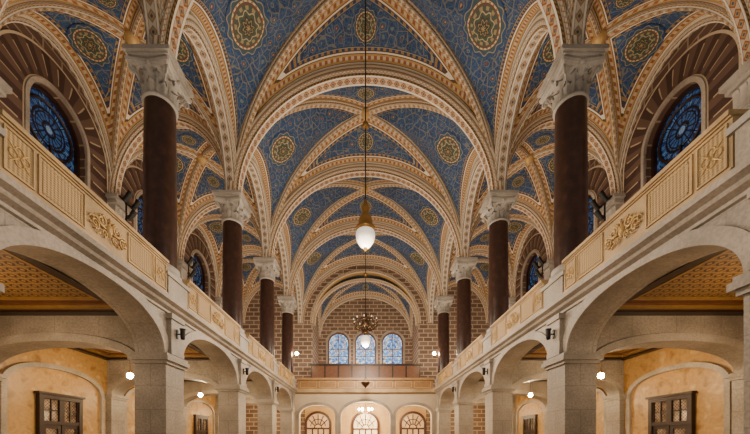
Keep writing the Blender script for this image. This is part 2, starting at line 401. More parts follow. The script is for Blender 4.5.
# ------------------------------------------------------------------ arched panels
def top_of(o,s):
    t=min(1,abs((s-o['c'])/o['hw'])); p=o.get('p',2); return o['spring']+o['rise']*(1-t**p)**(1/p)
def arch_panel(mb,f,s0,s1,z0,z1,ops,thick):
    ops=sorted(ops,key=lambda o:o['c']); cur=s0
    def solid(a,b,za,zb,zc=None,zd=None):
        for t in (0,thick):
            pts=[(a,za),(b,zb),(b,zd),(a,zc)]
            mb.poly([f(s,z,t) for s,z in pts],pts)
    for o in ops:
        a,b=o['c']-o['hw'],o['c']+o['hw']
        if a>cur: solid(cur,a,z0,z0,z1,z1)
        S=[o['c']-o['hw']*math.cos(PI*k/32) for k in range(33)]
        T=[top_of(o,s) for s in S]
        for k in range(32): solid(S[k],S[k+1],T[k],T[k+1],z1,z1)
        L=0;P=[];U=[]
        for k in range(33):
            if k: L+=math.dist((S[k],T[k]),(S[k-1],T[k-1]))
            P.append([f(S[k],T[k],0),f(S[k],T[k],thick)]);U.append([(L,0),(L,thick)])
        mb.grid(P,U)
        bot=o.get('sill',z0)
        if bot>z0:
            solid(a,b,z0,z0,bot,bot); mb.poly([f(a,bot,0),f(b,bot,0),f(b,bot,thick),f(a,bot,thick)])
        for e in (a,b): 
            if o['spring']>bot: mb.poly([f(e,bot,0),f(e,o['spring'],0),f(e,o['spring'],thick),f(e,bot,thick)],[(0,bot),(0,o['spring']),(thick,o['spring']),(thick,bot)])
        cur=b
    if cur<s1: solid(cur,s1,z0,z0,z1,z1)
    for z in (z0,z1):
        if z==z1 or not ops or ops[0].get('sill',z0)>z0: mb.poly([f(s0,z,0),f(s1,z,0),f(s1,z,thick),f(s0,z,thick)])
    for s in (s0,s1): mb.poly([f(s,z0,0),f(s,z1,0),f(s,z1,thick),f(s,z0,thick)],[(0,z0),(0,z1),(thick,z1),(thick,z0)])
def outline(c,hw,spring,rise,zb,p=2,n=32):
    L=[(c-hw,zb)] if zb<spring-1e-4 else []
    for k in range(n+1):
        a=PI*k/n; t=-math.cos(a); L.append((c+hw*t,spring+rise*max(0,1-abs(t)**p)**(1/p)))
    if zb<spring-1e-4: L.append((c+hw,zb))
    return L
def arch_band(mb,f,c,hw,bw,spring,rise,zb,t0,t1,p=2):
    A=outline(c,hw,spring,rise,zb,p); O=outline(c,hw+bw,spring,rise+bw,zb,p); L=0
    G=[[],[],[]];H=[[],[],[]]
    for k,(a,o) in enumerate(zip(A,O)):
        if k: L+=math.dist(O[k],O[k-1])
        for g,(q,r) in enumerate((((a,t0),(o,t0)),((a,t1),(a,t0)),((o,t0),(o,t1)))):
            G[g].append([f(q[0][0],q[0][1],q[1]),f(r[0][0],r[0][1],r[1])]); H[g].append([(L,0),(L,1)])
    mb.grid(G[0],H[0]); mb.grid(G[1],[[(u[0][0],0),(u[0][0],.04)] for u in H[1]]); mb.grid(G[2],[[(u[0][0],.96),(u[0][0],1)] for u in H[2]])
def pane(mb,f,c,hw,spring,rise,zb,t,p=2):
    L=outline(c,hw,spring,rise,zb,p); mb.poly([f(s,z,t) for s,z in L],[((s-c)/hw,(z-spring)/hw) for s,z in L])
def mbox(mb,f,s0,s1,z0,z1,t0,t1):
    mb.box8([f(s0,z0,t0),f(s1,z0,t0),f(s1,z0,t1),f(s0,z0,t1),f(s0,z1,t0),f(s1,z1,t0),f(s1,z1,t1),f(s0,z1,t1)])
def wallmap(sd,l): return lambda s,z,t: (sd*(l*W+t),s,z)
def endmap(y): return lambda s,z,t: (s,y+t,z)

# ------------------------------------------------------------------ outer walls, windows, doors
YA,YE=Y(DN[0]),Y(DN[5]); wn=0; dn=0
GF=Z(.64)
for sd in (-1,1):
    f=wallmap(sd,WL); m=MB(); hw=1.02
    ops=[dict(c=Y(DN[n]+.5),hw=hw,spring=Z(1.94),rise=hw,sill=Z(1.1)) for n in range(NB)]
    arch_panel(m,f,YA,YE,GF,Z(2.5),ops,.5)
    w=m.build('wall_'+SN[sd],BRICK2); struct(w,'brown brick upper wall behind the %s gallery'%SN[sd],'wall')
    for n,o in enumerate(ops):
        c=o['c']; wn+=1
        r=empty('window_%d'%wn,f(c,o['sill'],.2)); struct(r,'round-arched blue stained glass window, %s bay of the %s gallery'%(ORD[n],SN[sd]),'window')
        m=MB(); pane(m,f,c,hw,o['spring'],hw,o['sill'],.34); m.build('stained_glass',SG,r)
        m=MB(); arch_band(m,f,c,hw-.10,.10,o['spring'],hw-.10,o['sill'],.2,.36)
        mbox(m,f,c-.03,c+.03,o['sill'],o['spring']-.62,.26,.34)
        m.tube([f(c+.80*hw*math.cos(2*PI*k/24),o['spring']+.80*hw*math.sin(2*PI*k/24)-.1*hw,.31) for k in range(25)],.045,6)
        mbox(m,f,c-hw,c+hw,o['spring']-.96,o['spring']-.90,.26,.34)
        m.build('window_frame',WOOD,r)
        m=MB(); arch_band(m,f,c,hw+.01,.12,o['spring'],hw+.01,o['sill'],-.08,0); m.build('pale_moulding',STONE2,r)
        m=MB(); arch_band(m,f,c,hw+.13,.90,o['spring'],hw+.13,o['sill']-.2,-.035,0); m.build('voussoir_band',VOUS,r)
        m=MB(); mbox(m,f,c-1.25,c+1.25,o['sill']-.15,o['sill'],-.2,0); m.build('window_sill',STONE2,r)
    m=MB(); arch_panel(m,f,YA,YE,0,Z(.63),[],.4)
    w=m.build('wall_%s_lower'%SN[sd],OCHRE); struct(w,'ochre marbled lower wall under the %s gallery'%SN[sd],'wall')
    for n in range(NB):
        c=Y(DN[n]+.5)
        m=MB(); arch_band(m,f,c,1.66,.16,Z(.30),.72,0.,-.09,0,2.2); m.build('blind_arch_moulding',STONE2,w)
        dn+=1; hd=.78; zt=Z(.27)
        r=empty('door_%d'%dn,f(c,0,0)); struct(r,'dark wood glazed double door, %s bay on the %s'%(ORD[n],SN[sd]),'door')
        m=MB()
        mbox(m,f,c-hd,c-hd+.14,0,zt,-.13,.0); mbox(m,f,c+hd-.14,c+hd,0,zt,-.13,.0); mbox(m,f,c-hd+.14,c+hd-.14,zt-.14,zt,-.13,0)
        mbox(m,f,c-hd+.14,c+hd-.14,zt-.98,zt-.86,-.12,0); mbox(m,f,c-hd-.06,c+hd+.06,zt,zt+.07,-.18,0)
        m.build('door_frame',WOOD,r)
        m=MB(); mbox(m,f,c-hd+.14,c+hd-.14,zt-.86,zt-.14,-.04,0); m.build('transom_glass',DGL,r)
        m=MB()
        for e in (-.34,.34): mbox(m,f,c+e-.02,c+e+.02,zt-.86,zt-.14,-.08,0)
        mbox(m,f,c-.09,c+.09,zt-.86,zt-.14,-.11,0)
        for e in (-1,1): mbox(m,f,*sorted((c+e*(hd-.14),c+e*(hd-.19))),zt-.86,zt-.14,-.09,0)
        mbox(m,f,c-hd+.14,c+hd-.14,zt-.52,zt-.48,-.08,0)
        m.build('transom_bar',WOOD,r)
        for e in (-1,1):
            a,b=sorted((c+e*.015,c+e*(hd-.14)))
            m=MB(); mbox(m,f,a,b,0,1.0,-.08,0); mbox(m,f,a,a+.11,1.0,zt-.98,-.08,0); mbox(m,f,b-.11,b,1.0,zt-.98,-.08,0)
            mbox(m,f,a+.11,b-.11,zt-1.10,zt-.98,-.08,0); mbox(m,f,a+.11,b-.11,1.55,1.61,-.08,0)
            lf=m.build('door_leaf',WOOD,r)
            m=MB(); mbox(m,f,a+.11,b-.11,1.0,zt-1.10,-.04,0); m.build('door_glass',DGL,lf)
            m=MB(); m.tube([f(c+e*.08,1.05,-.12),f(c+e*.08,1.3,-.12)],.02); m.build('door_handle',BRASS,lf)

pil=empty('pilaster'); m=MB(); m.box(.003,.22,-.36,.36,0,Z(.30)); m.build('shaft',STONE,pil)
m=MB(); m.box(.003,.27,-.42,.42,Z(.30),Z(.315)); m.box(.003,.32,-.47,.47,Z(.315),Z(.335)); m.build('impost',STONE2,pil)
m=MB(); m.box(.003,.28,-.42,.42,0,.5); m.build('base',STONE,pil)
PIL=Proto(pil)
for sd in (-1,1):
    for n in range(5):
        PIL.place((sd*WL*W,Y(DN[n]),0),0 if sd<0 else PI,'stone wall pilaster under the %s gallery, %s from the camera'%(SN[sd],ORD[n]),'pilaster','pilasters on the lower side walls')
        ff=lambda s,z,t,sd=sd,n=n:(sd*s,Y(DN[n])-.3+t,z)
        m=MB(); s0,s1=1.075*W,WL*W; c=(s0+s1-.2)/2; hw=(s1-.2-s0)/2-.02
        arch_panel(m,ff,s0,s1,Z(.335),Z(.63),[dict(c=c,hw=hw,spring=Z(.335),rise=.13*W,p=2.2)],.6)
        o=m.build('trim_%d'%(n+1+(6 if sd>0 else 0)),STONE); struct(o,'stone cross arch under the %s gallery, %s from the camera'%(SN[sd],ORD[n]),'arch')
        m=MB(); arch_band(m,ff,c,hw,.2,Z(.335),.13*W,Z(.335),-.05,0,2.2); m.build('archivolt',STONE2,o)

# ------------------------------------------------------------------ arcade walls, cornice
AL=.94; YR=Y(DN[4])+.6
for sd in (-1,1):
    f=wallmap(sd,AL); m=MB()
    ops=[dict(c=Y(DN[n]+.5),hw=B/2-.42,spring=Z(.405),rise=.185*W,p=2.15) for n in range(4)]
    arch_panel(m,f,YA-.4,YR,Z(.405),Z(.63),ops,.13*W)
    w=m.build('wall_%s_arcade'%SN[sd],STONE); struct(w,'stone arcade of flattened arches carrying the %s gallery'%SN[sd],'wall')
    for o in ops:
        m=MB(); arch_band(m,f,o['c'],o['hw'],.24,o['spring'],o['rise'],o['spring'],-.05,0,2.15); m.build('archivolt',STONE2,w)
    for n in range(5):
        y=Y(DN[n]); m=MB(); mbox(m,f,y-.25,y+.25,Z(.405),Z(.575),-.12,0); mbox(m,f,y-.29,y+.29,Z(.575),Z(.60),-.16,0); mbox(m,f,y-.29,y+.29,Z(.405),Z(.425),-.15,0)
        m.build('pilaster_strip',STONE2,w)
    m=MB(); L=YA-.4; R=YR
    pr=[(.94,.598),(.932,.602),(.932,.612),(.915,.622),(.91,.632),(.893,.642),(.893,.66),(.96,.66)]
    for a,b in zip(pr,pr[1:]): m.poly([(sd*a[0]*W,L,Z(a[1])),(sd*a[0]*W,R,Z(a[1])),(sd*b[0]*W,R,Z(b[1])),(sd*b[0]*W,L,Z(b[1]))])
    o=m.build('trim_cornice_'+SN[sd],STONE2); struct(o,'moulded stone cornice along the %s gallery edge'%SN[sd],'cornice')
    m=MB(); m.box(*sorted((sd*.945*W,sd*WL*W)),YA,YE,Z(.632),Z(.655)); o=m.build('floor_gallery_'+SN[sd],RED); struct(o,'%s gallery floor'%SN[sd],'floor')
    for n in range(NB):
        y0,y1=Y(DN[n])+.3,Y(DN[n+1])-.3; x0,x1=1.07*W,WL*W; zc=Z(.625)
        r=empty('ceiling',(sd*(x0+x1)/2,(y0+y1)/2,zc)); struct(r,'gilded coffered ceiling under the %s gallery, %s bay'%(SN[sd],ORD[n]),'ceiling')
        m=MB(); m.poly([(sd*x0,y0,zc),(sd*x1,y0,zc),(sd*x1,y1,zc),(sd*x0,y1,zc)]); m.build('coffer_panel',COFF,r)
        m=MB()
        for (a,b,c,d) in ((x0,x1,y0,y0+.22),(x0,x1,y1-.22,y1),(x1-.22,x1,y0,y1),(x0,x0+.22,y0,y1)):
            m.box(*sorted((sd*a,sd*b)),c,d,zc-.22,zc)
        m.build('wooden_cornice',WOOD,r)
        for ins,wd,dp,mt in ((.22,.09,.15,DGILT),(.31,.10,.08,WOODM),(.55,.06,.06,DGILT)):
            m=MB(); a0,a1,b0,b1=x0+ins,x1-ins,y0+ins,y1-ins
            for (a,b,c,d) in ((a0,a1,b0,b0+wd),(a0,a1,b1-wd,b1),(a1-wd,a1,b0+wd,b1-wd),(a0,a0+wd,b0+wd,b1-wd)):
                m.box(*sorted((sd*a,sd*b)),c,d,zc-dp,zc)
            m.build('gilded_moulding' if mt is DGILT else 'wooden_moulding',mt,r)

# ------------------------------------------------------------------ piers
pr_=empty('pier'); a=.40
m=MB(); m.box(-a,a,-a,a,0,Z(.36)); m.build('shaft',STONE,pr_)
m=MB(); m.box(-a-.06,a+.06,-a-.06,a+.06,0,.55); m.build('base',STONE,pr_)
m=MB(); m.box(-a-.05,a+.05,-a-.05,a+.05,Z(.355),Z(.37)); m.box(-a-.11,a+.11,-a-.11,a+.11,Z(.37),Z(.39)); m.box(-a-.07,a+.07,-a-.07,a+.07,Z(.39),Z(.404)); m.build('impost',STONE2,pr_)
PR=Proto(pr_)
def leaf(m,ang,z0,h,r0,w,curl):
    P=[]
    for i in range(11):
        t=i/10; r=r0+.04*t+curl*t**3.2; z=z0+h*math.sin(t*2.05)
        wd=w*(.62+.55*math.sin(t*PI*.85))*(1-.55*t**4)*(1+.18*math.sin(t*26))
        row=[]
        for j in range(9):
            s=(j-4)/4; rr=r-.09*s*s+(.035 if j==4 else (-.024 if j%2 else 0))
            da=s*wd/ max(r0,.2)
            row.append((rr*math.cos(ang+da),rr*math.sin(ang+da),z-.03*abs(s)))
        P.append(row)
    m.grid(P)
def make_column():
    r=empty('column')
    m=MB(); m.box(-.50,.56,-.50,.50,-.12*W,.0); m.build('pedestal',STONE2,r)     # local z=0 at h=.78
    m=MB(); m.lathe([(.56,0),(.60,.06),(.58,.11),(.52,.14),(.50,.2),(.54,.24),(.53,.28),(.455,.33)],n=32); m.box(-.6,.6,-.6,.6,-.1,0.0); m.build('base',CAPST,r)
    hS=(1.615-.78)*W
    m=MB(); m.lathe([(.455,.32),(.455,1.5),(.445,3),(.43,hS)],n=40); m.build('shaft',COLM,r)
    hc=.138*W
    m=MB(); m.lathe([(.43,hS-.03),(.48,hS-.01),(.49,hS+.03),(.46,hS+.06),(.43,hS+.08),(.43,hS+.28),(.46,hS+.45),(.52,hS+.58),(.57,hS+hc-.12)],n=40); c=m.build('capital',CAPST,r)
    for k in range(8):
        m=MB(); leaf(m,2*PI*k/8,hS+.07,.28,.45,.155,.11); m.build('acanthus_leaf',CAPST,c)
        m=MB(); leaf(m,2*PI*(k+.5)/8,hS+.08,.47,.452,.145,.14); m.build('acanthus_leaf',CAPST,c)
    for k in range(4):
        an=PI/4+k*PI/2; m=MB(); pts=[];rd=[]
        ca,sa=math.cos(an),math.sin(an)
        for i in range(30):
            t=i/29; th=-PI/2+t*3.6*PI; rr=.085*(1-t)+.012
            ra=.71+rr*math.cos(th); z=hS+hc-.205-rr*math.sin(th)
            pts.append((ra*ca,ra*sa,z)); rd.append(.032*(1-.5*t))
        pts=[(.48*ca,.48*sa,hS+.32),(.58*ca,.58*sa,hS+.47)]+pts; rd=[.03,.032]+rd
        m.tube(pts,rd,8); m.build('volute',CAPST,c)
    m=MB()
    def ab(z,h):
        O=[]
        for q in range(4):
            for i in range(9):
                t=-1+2*i/8; d=h*(1-.11*(1-t*t)); px,py=d,t*h*.94
                an=q*PI/2; O.append((px*math.cos(an)-py*math.sin(an),px*math.sin(an)+py*math.cos(an),z))
        return O+[O[0]]
    z=hS+hc
    m.grid([ab(z-.125,.58),ab(z-.07,.62)],smooth=False); m.grid([ab(z-.07,.64),ab(z,.66)],smooth=False)
    m.poly(ab(z,.66)[:-1]); m.poly(ab(z-.125,.58)[:-1]); m.poly(ab(z-.07,.64)[:-1])
    m.build('abacus',CAPST,c)
    for k in range(4):
        m=MB(); an=k*PI/2; p=(.56*math.cos(an),.56*math.sin(an),hS+hc-.07); m.lathe([(0,-.07),(.05,-.05),(.07,0),(.05,.05),(0,.07)],p,12); m.build('flower',CAPST,c)
    m=MB(); m.box(-.56,.56,-.56,.56,z,z+.10); m.box(-.62,.62,-.62,.62,z+.10,z+.15); m.box(-.68,.68,-.68,.68,z+.15,z+.047*W); m.build('impost_block',CAPST,r)
    r.scale=(.86,.86,1)
    return r
COLP=Proto(make_column())
for n in range(5):
    for sd in (-1,1):
        rz=0 if sd<0 else PI
        nm=('just beside the camera','first one standing in full view','second in full view','third in full view','fourth, at the end gallery')[n]
        PR.place((sd*W,Y(DN[n]),0),rz,'square stone pier of the %s arcade, %s'%(SN[sd],nm),'pier','piers of the ground floor arcades')
        COLP.place((sd*W,Y(DN[n]),Z(.78)),rz,'dark brown marble column with carved capital on %s gallery, %s'%(SN[sd],nm),'column','columns along the galleries')

# ------------------------------------------------------------------ balustrades
def spiral(cy,cz,r0,turns,dirn,start,n=26,x=.04):
    return [(x,cy+r0*(1-.85*i/(n-1))*math.cos(start+dirn*turns*2*PI*i/(n-1)),cz+r0*(1-.85*i/(n-1))*math.sin(start+dirn*turns*2*PI*i/(n-1))) for i in range(n)]
def make_balustrade():
    r=empty('balustrade'); Lh=B/2-.47; H=.165*W
    m=MB(); m.box(-.22,.0,-Lh,Lh,0,H-.07); m.build('wall_body',PARA,r)
    m=MB(); m.box(-.26,.04,-Lh,Lh,0,.08); m.box(-.26,.025,-Lh,Lh,.08,.11); m.build('base_rail',PARA,r)
    m=MB(); m.box(-.27,.03,-Lh,Lh,H-.10,H-.07); m.box(-.30,.06,-Lh,Lh,H-.07,H); m.build('coping',PARA,r)
    za,zb=.15,H-.14
    def panel(y0,y1,mat,name,dbl=False):
        m=MB(); m.poly([(.008,y0,za),(.008,y1,za),(.008,y1,zb),(.008,y0,zb)]); p=m.build(name,mat,r)
        m=MB(); t=.022
        for q in ((y0,y1,za,za+t),(y0,y1,zb-t,zb),(y0,y0+t,za+t,zb-t),(y1-t,y1,za+t,zb-t)): m.box(0,.025,*q)
        if dbl:
            g=.07
            for q in ((y0+g,y1-g,za+g,za+g+.012),(y0+g,y1-g,zb-g-.012,zb-g),(y0+g,y0+g+.012,za+g,zb-g),(y1-g-.012,y1-g,za+g,zb-g)): m.box(0,.016,*q)
        m.build('panel_frame',PARA,p); return p
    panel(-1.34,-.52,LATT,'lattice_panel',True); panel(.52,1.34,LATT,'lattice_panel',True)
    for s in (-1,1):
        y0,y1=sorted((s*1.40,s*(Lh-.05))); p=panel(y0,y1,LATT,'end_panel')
        m=MB(); cy=(y0+y1)/2; cz=(za+zb)/2
        for k in range(4):
            an=k*PI/2; m.tube([(.012,cy+.08*math.cos(an)+.06*math.cos(2*PI*i/16),cz+.08*math.sin(an)+.06*math.sin(2*PI*i/16)) for i in range(17)],.010,6)
        for k in range(4):
            an=k*PI/2+PI/4; m.tube([(.012,cy+.05*math.cos(an),cz+.05*math.sin(an)),(.012,cy+.2*math.cos(an),cz+.2*math.sin(an))],[.016,.006],6)
        m.build('quatrefoil',GILT,p)
    m=MB(); cz=(za+zb)/2
    m.lathe([(0,-.13),(.04,-.11),(.065,-.04),(.065,.06),(.04,.10),(0,.13)],(.015,0,cz),14)
    for s in (-1,1):
        m.tube(spiral(s*.19,cz+.07,.11,1.6,s,PI/2),[.02-.011*i/25 for i in range(26)],6)
        m.tube(spiral(s*.34,cz-.07,.10,1.5,-s,-PI/2),[.018-.010*i/25 for i in range(26)],6)
        m.tube(spiral(s*.13,cz-.13,.075,1.4,-s,-PI/2),[.016-.008*i/25 for i in range(26)],6)
        m.tube([(.03,s*.09,cz-.02),(.04,s*.2,cz-.03),(.04,s*.32,cz+.06),(.035,s*.42,cz+.03),(.02,s*.47,cz-.03)],[.016,.022,.02,.016,.006],6)
        for q in range(4): m.tube([(.02,s*(.07+.09*q),cz+.1-.04*q),(.04,s*(.10+.10*q),cz+.18-.05*q),(.03,s*(.15+.10*q),cz+.22-.055*q)],[.012,.021,.005],6)
        for q in range(3): m.tube([(.02,s*(.18+.09*q),cz-.12+.03*q),(.035,s*(.24+.09*q),cz-.20+.045*q),(.025,s*(.30+.08*q),cz-.21+.06*q)],[.01,.017,.005],6)
    m.tube([(.03,0,cz+.11),(.045,0,cz+.18),(.03,0,cz+.24)],[.016,.03,.008],6)
    m.build('scroll_cartouche',GILT,r)
    return r
BAL=Proto(make_balustrade())
for n in range(4):
    for sd in (-1,1):
        BAL.place((sd*.915*W,Y(DN[n]+.5),Z(.66)),0 if sd<0 else PI,'golden stone balustrade with scroll relief on %s gallery, %s from the camera'%(SN[sd],ORD[n]),'balustrade','gallery balustrade sections')

# ------------------------------------------------------------------ wall corbels
cb=empty('corbel'); 
m=MB()
for z0,z1,d,h in ((0,.12,.25,.22),(.12,.2,.34,.3),(.2,.75,.30,.26),(.75,.85,.42,.36),(.85,.93,.38,.33),(.93,1.08,.5,.44)): m.box(0,d,-h,h,z0,z1)
m.build('block',CAPST,cb)
for k,yy in enumerate((-.18,0,.18)):
    m=MB(); P=[]
    for i in range(7):
        t=i/6; P.append([(.31+.12*t**3-.02*s*s,yy+s*.09*(1-.4*t**3),.2+.5*math.sin(t*1.9)) for s in (-1,-.5,0,.5,1)])
    m.grid(P); m.build('acanthus_leaf',CAPST,cb)
m=MB(); m.lathe([(0,-.45),(.08,-.4),(.06,-.3),(.16,-.15),(.22,0)],(.1,0,0),16); m.build('pendant',CAPST,cb)
CB=Proto(cb)
for n in range(5):
    for sd in (-1,1):
        CB.place((sd*WL*W,Y(DN[n]),ZS-1.08),0 if sd<0 else PI,'carved stone corbel under the vault on %s outer wall, %s from the camera'%(SN[sd],ORD[n]),'corbel','corbels on the outer gallery walls')

# ------------------------------------------------------------------ end of the nave: vaulted choir recess with windows
f=endmap(YE); m=MB()
RW=.82*W; RS=1.80; RR=.80*W
arch_panel(m,f,-WL*W,WL*W,0,Z(2.98),[dict(c=0,hw=RW,spring=Z(RS),rise=RR,sill=Z(.66))],.4)
w=m.build('wall_end',BRICK); struct(w,'brick patterned end wall opening into the vaulted choir','wall')
m=MB(); arch_band(m,f,0,RW-.02,.22,Z(RS),RR-.02,Z(RS),-.10,.4); m.build('painted_choir_arch',RIB,w)
YB=YE+.78*B; fb=endmap(YB)
vault('small blue rib vault over the choir recess behind the end gallery',-RW,RW,YE+.40,YB,.72*W,.46*W,.92*W,.30,.20,.2,.18,.6,.3,.48,True,(-RW,RW),.3,.16)
for sd in (-1,1):
    m=MB(); m.box(*sorted((sd*RW,sd*(RW+.2))),YE+.4,YB+.4,Z(.64),Z(2.7)); o=m.build('wall_choir_'+SN[sd],BRICK); struct(o,'brick side wall of the choir recess, %s'%SN[sd],'wall')
m=MB()
ew=[dict(c=k*.474*W,hw=.185*W,spring=Z(1.705),rise=.185*W,sill=Z(1.22)) for k in (-1,0,1)]
arch_panel(m,fb,-RW-.2,RW+.2,Z(.64),Z(2.8),ew,.4)
w=m.build('wall_end_recess',BRICK); struct(w,'brick patterned wall with three windows at the far end','wall')
m=MB(); mbox(m,fb,-RW,RW,Z(1.12),Z(1.16),-.12,0); m.build('string_course',STONE2,w)
for o,nm in zip(ew,('left','middle','right')):
    wn+=1; c=o['c']; hw=o['hw']
    r=empty('window_%d'%wn,fb(c,o['sill'],.2)); struct(r,'pale blue stained glass window in the end wall, %s of three'%nm,'window')
    m=MB(); pane(m,fb,c,hw,o['spring'],hw,o['sill'],.3); m.build('stained_glass',SG2,r)
    m=MB(); arch_band(m,fb,c,hw-.1,.1,o['spring'],hw-.1,o['sill'],.18,.3)
    mbox(m,fb,c-.03,c+.03,o['sill'],o['spring']+hw-.1,.22,.3)
    for q in range(1,4): mbox(m,fb,c-hw,c+hw,o['sill']+q*.7-.02,o['sill']+q*.7+.02,.22,.3)
    m.build('window_frame',WOODM,r)
    m=MB(); arch_band(m,fb,c,hw+.01,.18,o['spring'],hw+.01,o['sill'],-.07,0); m.build('pale_moulding',STONE2,r)
    m=MB(); mbox(m,fb,c-hw-.2,c+hw+.2,o['sill']-.16,o['sill'],-.2,0); m.build('window_sill',STONE2,r)
# end gallery slab, front arcade, parapet
yg=Y(DN[4])+.58
m=MB(); m.box(-.94*W,.94*W,yg+.02,YE,Z(.60),Z(.65)); m.box(-RW,RW,YE,YB,Z(.60),Z(.659)); o=m.build('floor_end_gallery',RED); struct(o,'end gallery floor','floor')
f2=endmap(yg); m=MB()
ops=[dict(c=0,hw=.325*W,spring=Z(.30),rise=.205*W,p=2.1),dict(c=-.635*W,hw=.235*W,spring=Z(.32),rise=.14*W,p=2.1),dict(c=.635*W,hw=.235*W,spring=Z(.32),rise=.14*W,p=2.1)]
arch_panel(m,f2,-.935*W,.935*W,0,Z(.61),ops,.4)
w=m.build('wall_end_arcade',PLAST); struct(w,'cream wall with three arches below the end gallery','wall')
for o in ops:
    m=MB(); arch_band(m,f2,o['c'],o['hw'],.2,o['spring'],o['rise'],0,-.06,0,o['p']); m.build('archivolt',STONE2,w)
r=empty('balustrade',(0,yg,Z(.66))); tag(r,'long golden brown wooden balustrade across the end gallery under three windows','balustrade')
m=MB(); m.box(-.915*W,.915*W,yg-.16,yg+.12,Z(.622),Z(.67)); m.build('base_rail',PARA,r)
m=MB(); m.box(-.89*W,.89*W,yg-.02,yg+.12,Z(.67),Z(.785)); m.build('wall_body',WOODM2,r)
m=MB(); m.box(-.90*W,.90*W,yg-.12,yg+.16,Z(.785),Z(.815)); m.build('coping',WOODM2,r)
for k in range(7):
    x=(-.75+.25*k)*W; m=MB(); t=.035; z0,z1=Z(.685),Z(.775)
    for q in ((x-.6,x+.6,z0,z0+t),(x-.6,x+.6,z1-t,z1),(x-.6,x-.6+t,z0,z1),(x+.6-t,x+.6,z0,z1)): m.box(q[0],q[1],yg-.04,yg-.01,q[2],q[3])
    m.build('panel_frame',GILT,r)
ys=yg+1.6
r=empty('choir_screen',(0,ys,Z(.66))); tag(r,'dark reddish brown wooden panelled screen standing on the end gallery','screen')
m=MB(); m.box(-.76*W,.76*W,ys,ys+.1,Z(.65),Z(1.04)); m.build('panelling',WOODM,r)
m=MB(); m.box(-.78*W,.78*W,ys-.06,ys+.16,Z(1.04),Z(1.07)); m.build('top_rail',WOOD,r)
for k in range(9):
    x=(-.76+1.52*k/8)*W; m=MB(); m.box(x-.05,x+.05,ys-.05,ys,Z(.65),Z(1.04)); m.build('stile',WOOD,r)
# back of the vestibule: three round-arched lit portals
yv0=YE-.06; fv=endmap(yv0)
m=MB(); mbox(m,fv,-.935*W,.935*W,0,Z(.60),0,.06); o=m.build('wall_end_vestibule',AMBER); struct(o,'bright amber wall behind the three lower arches','wall')
def portal(x,hw,sp,gl,lab):
    global dn
    dn+=1; r=empty('door_%d'%dn,(x,yv0,0)); struct(r,lab,'door'); k_=hw
    m=MB(); pane(m,fv,x,hw,sp,hw*.95,0,-.03); m.build('lit_glass',gl,r)
    m=MB(); arch_band(m,fv,x,hw-.02,.20,sp,hw*.93,0,-.18,0); m.build('door_frame',REDW,r)
    m=MB(); mbox(m,fv,x-hw+.02,x+hw-.02,sp-.45,sp-.30,-.10,-.03)
    for k in (-.5,0,.5): mbox(m,fv,x+k*hw-.06,x+k*hw+.06,0,sp-.45,-.09,-.03)
    zc=sp-.30
    for k in range(1,6):
        an=PI*k/6; ca,sa=math.cos(an),math.sin(an)
        m.tube([fv(x+.30*ca,zc+.30*sa,-.06),fv(x+.96*hw*ca,sp-.05+.92*hw*sa,-.06)],.045,6)
    m.tube([fv(x+.30*math.cos(PI*k/12),zc+.30*math.sin(PI*k/12),-.06) for k in range(13)],.045,6)
    m.tube([fv(x+.66*hw*math.cos(PI*k/12),zc+.1+.64*hw*math.sin(PI*k/12),-.06) for k in range(13)],.035,6)
    m.build('glazing_bar',REDW,r)
    m=MB(); mbox(m,fv,x-hw+.02,x+hw-.02,0,1.9,-.08,-.03); m.build('door_leaf',REDW,r)
portal(0,1.0,3.0,GLOW,'brightly lit round-arched portal in the middle of the end wall')
for sd in (-1,1): portal(sd*.73*W,.95,3.05,GLOW2,'dimmer round-arched wooden portal at the end wall, on the %s'%SN[sd])
m=MB(); m.box(-WL*W-.4,WL*W+.4,-2,YE+.4,-.2,0); o=m.build('floor',FLOORM); struct(o,'stone floor of the nave','floor')

# ------------------------------------------------------------------ lamps
ZC=ZS+1.12*W
yc=Y(DN[1]+.5)
r=empty('pendant_lamp',(0,yc,ZC)); tag(r,'big brass pendant lamp with white opal glass shade on a long cable','lamp')
zl=Z(1.27)
m=MB(); m.tube([(0,yc,ZC-.3),(0,yc,zl+1.2)],.022,8); m.build('cable',DARK,r)
m=MB(); m.lathe([(0,.14),(.05,.12),(.11,.04),(.12,-.04),(.06,-.1),(0,-.13)],(0,yc,Z(1.95)),16); m.build('cable_ball',BRASS,r)
m=MB(); m.lathe([(.02,1.22),(.06,1.18),(.07,1.08),(.12,1.0),(.14,.9),(.12,.82),(.10,.74),(.20,.60),(.25,.46),(.22,.36),(.27,.28),(.34,.22),(.32,.14),(.20,.12)],(0,yc,zl),28); m.build('brass_holder',BRASS,r)
m=MB(); m.lathe([(.22,.14),(.31,.10),(.335,0),(.32,-.12),(.27,-.24),(.18,-.36),(.10,-.43),(.0,-.46)],(0,yc,zl),28); m.build('opal_shade',OPAL,r)
m=MB(); m.lathe([(.07,-.42),(.06,-.48),(.03,-.52),(.0,-.56)],(0,yc,zl),12); m.build('finial',BRASS,r)
yc=Y(DN[3]+.5); zc=Z(1.31)
r=empty('chandelier',(0,yc,ZC)); tag(r,'dark brass branched chandelier hanging before the end windows','chandelier')
m=MB(); m.tube([(0,yc,ZC-.3),(0,yc,zc+.5)],.022,8); m.build('cable',DARK,r)
m=MB(); m.lathe([(0,.14),(.05,.12),(.11,.04),(.12,-.04),(.06,-.1),(0,-.13)],(0,yc,Z(1.9)),16); m.build('cable_ball',BRASS,r)
m=MB(); m.lathe([(.02,.85),(.12,.72),(.06,.5),(.24,.28),(.30,.05),(.16,-.12),(.10,-.3),(.24,-.42),(.14,-.55),(.03,-.62)],(0,yc,zc),20); m.build('hub',DBRASS,r)
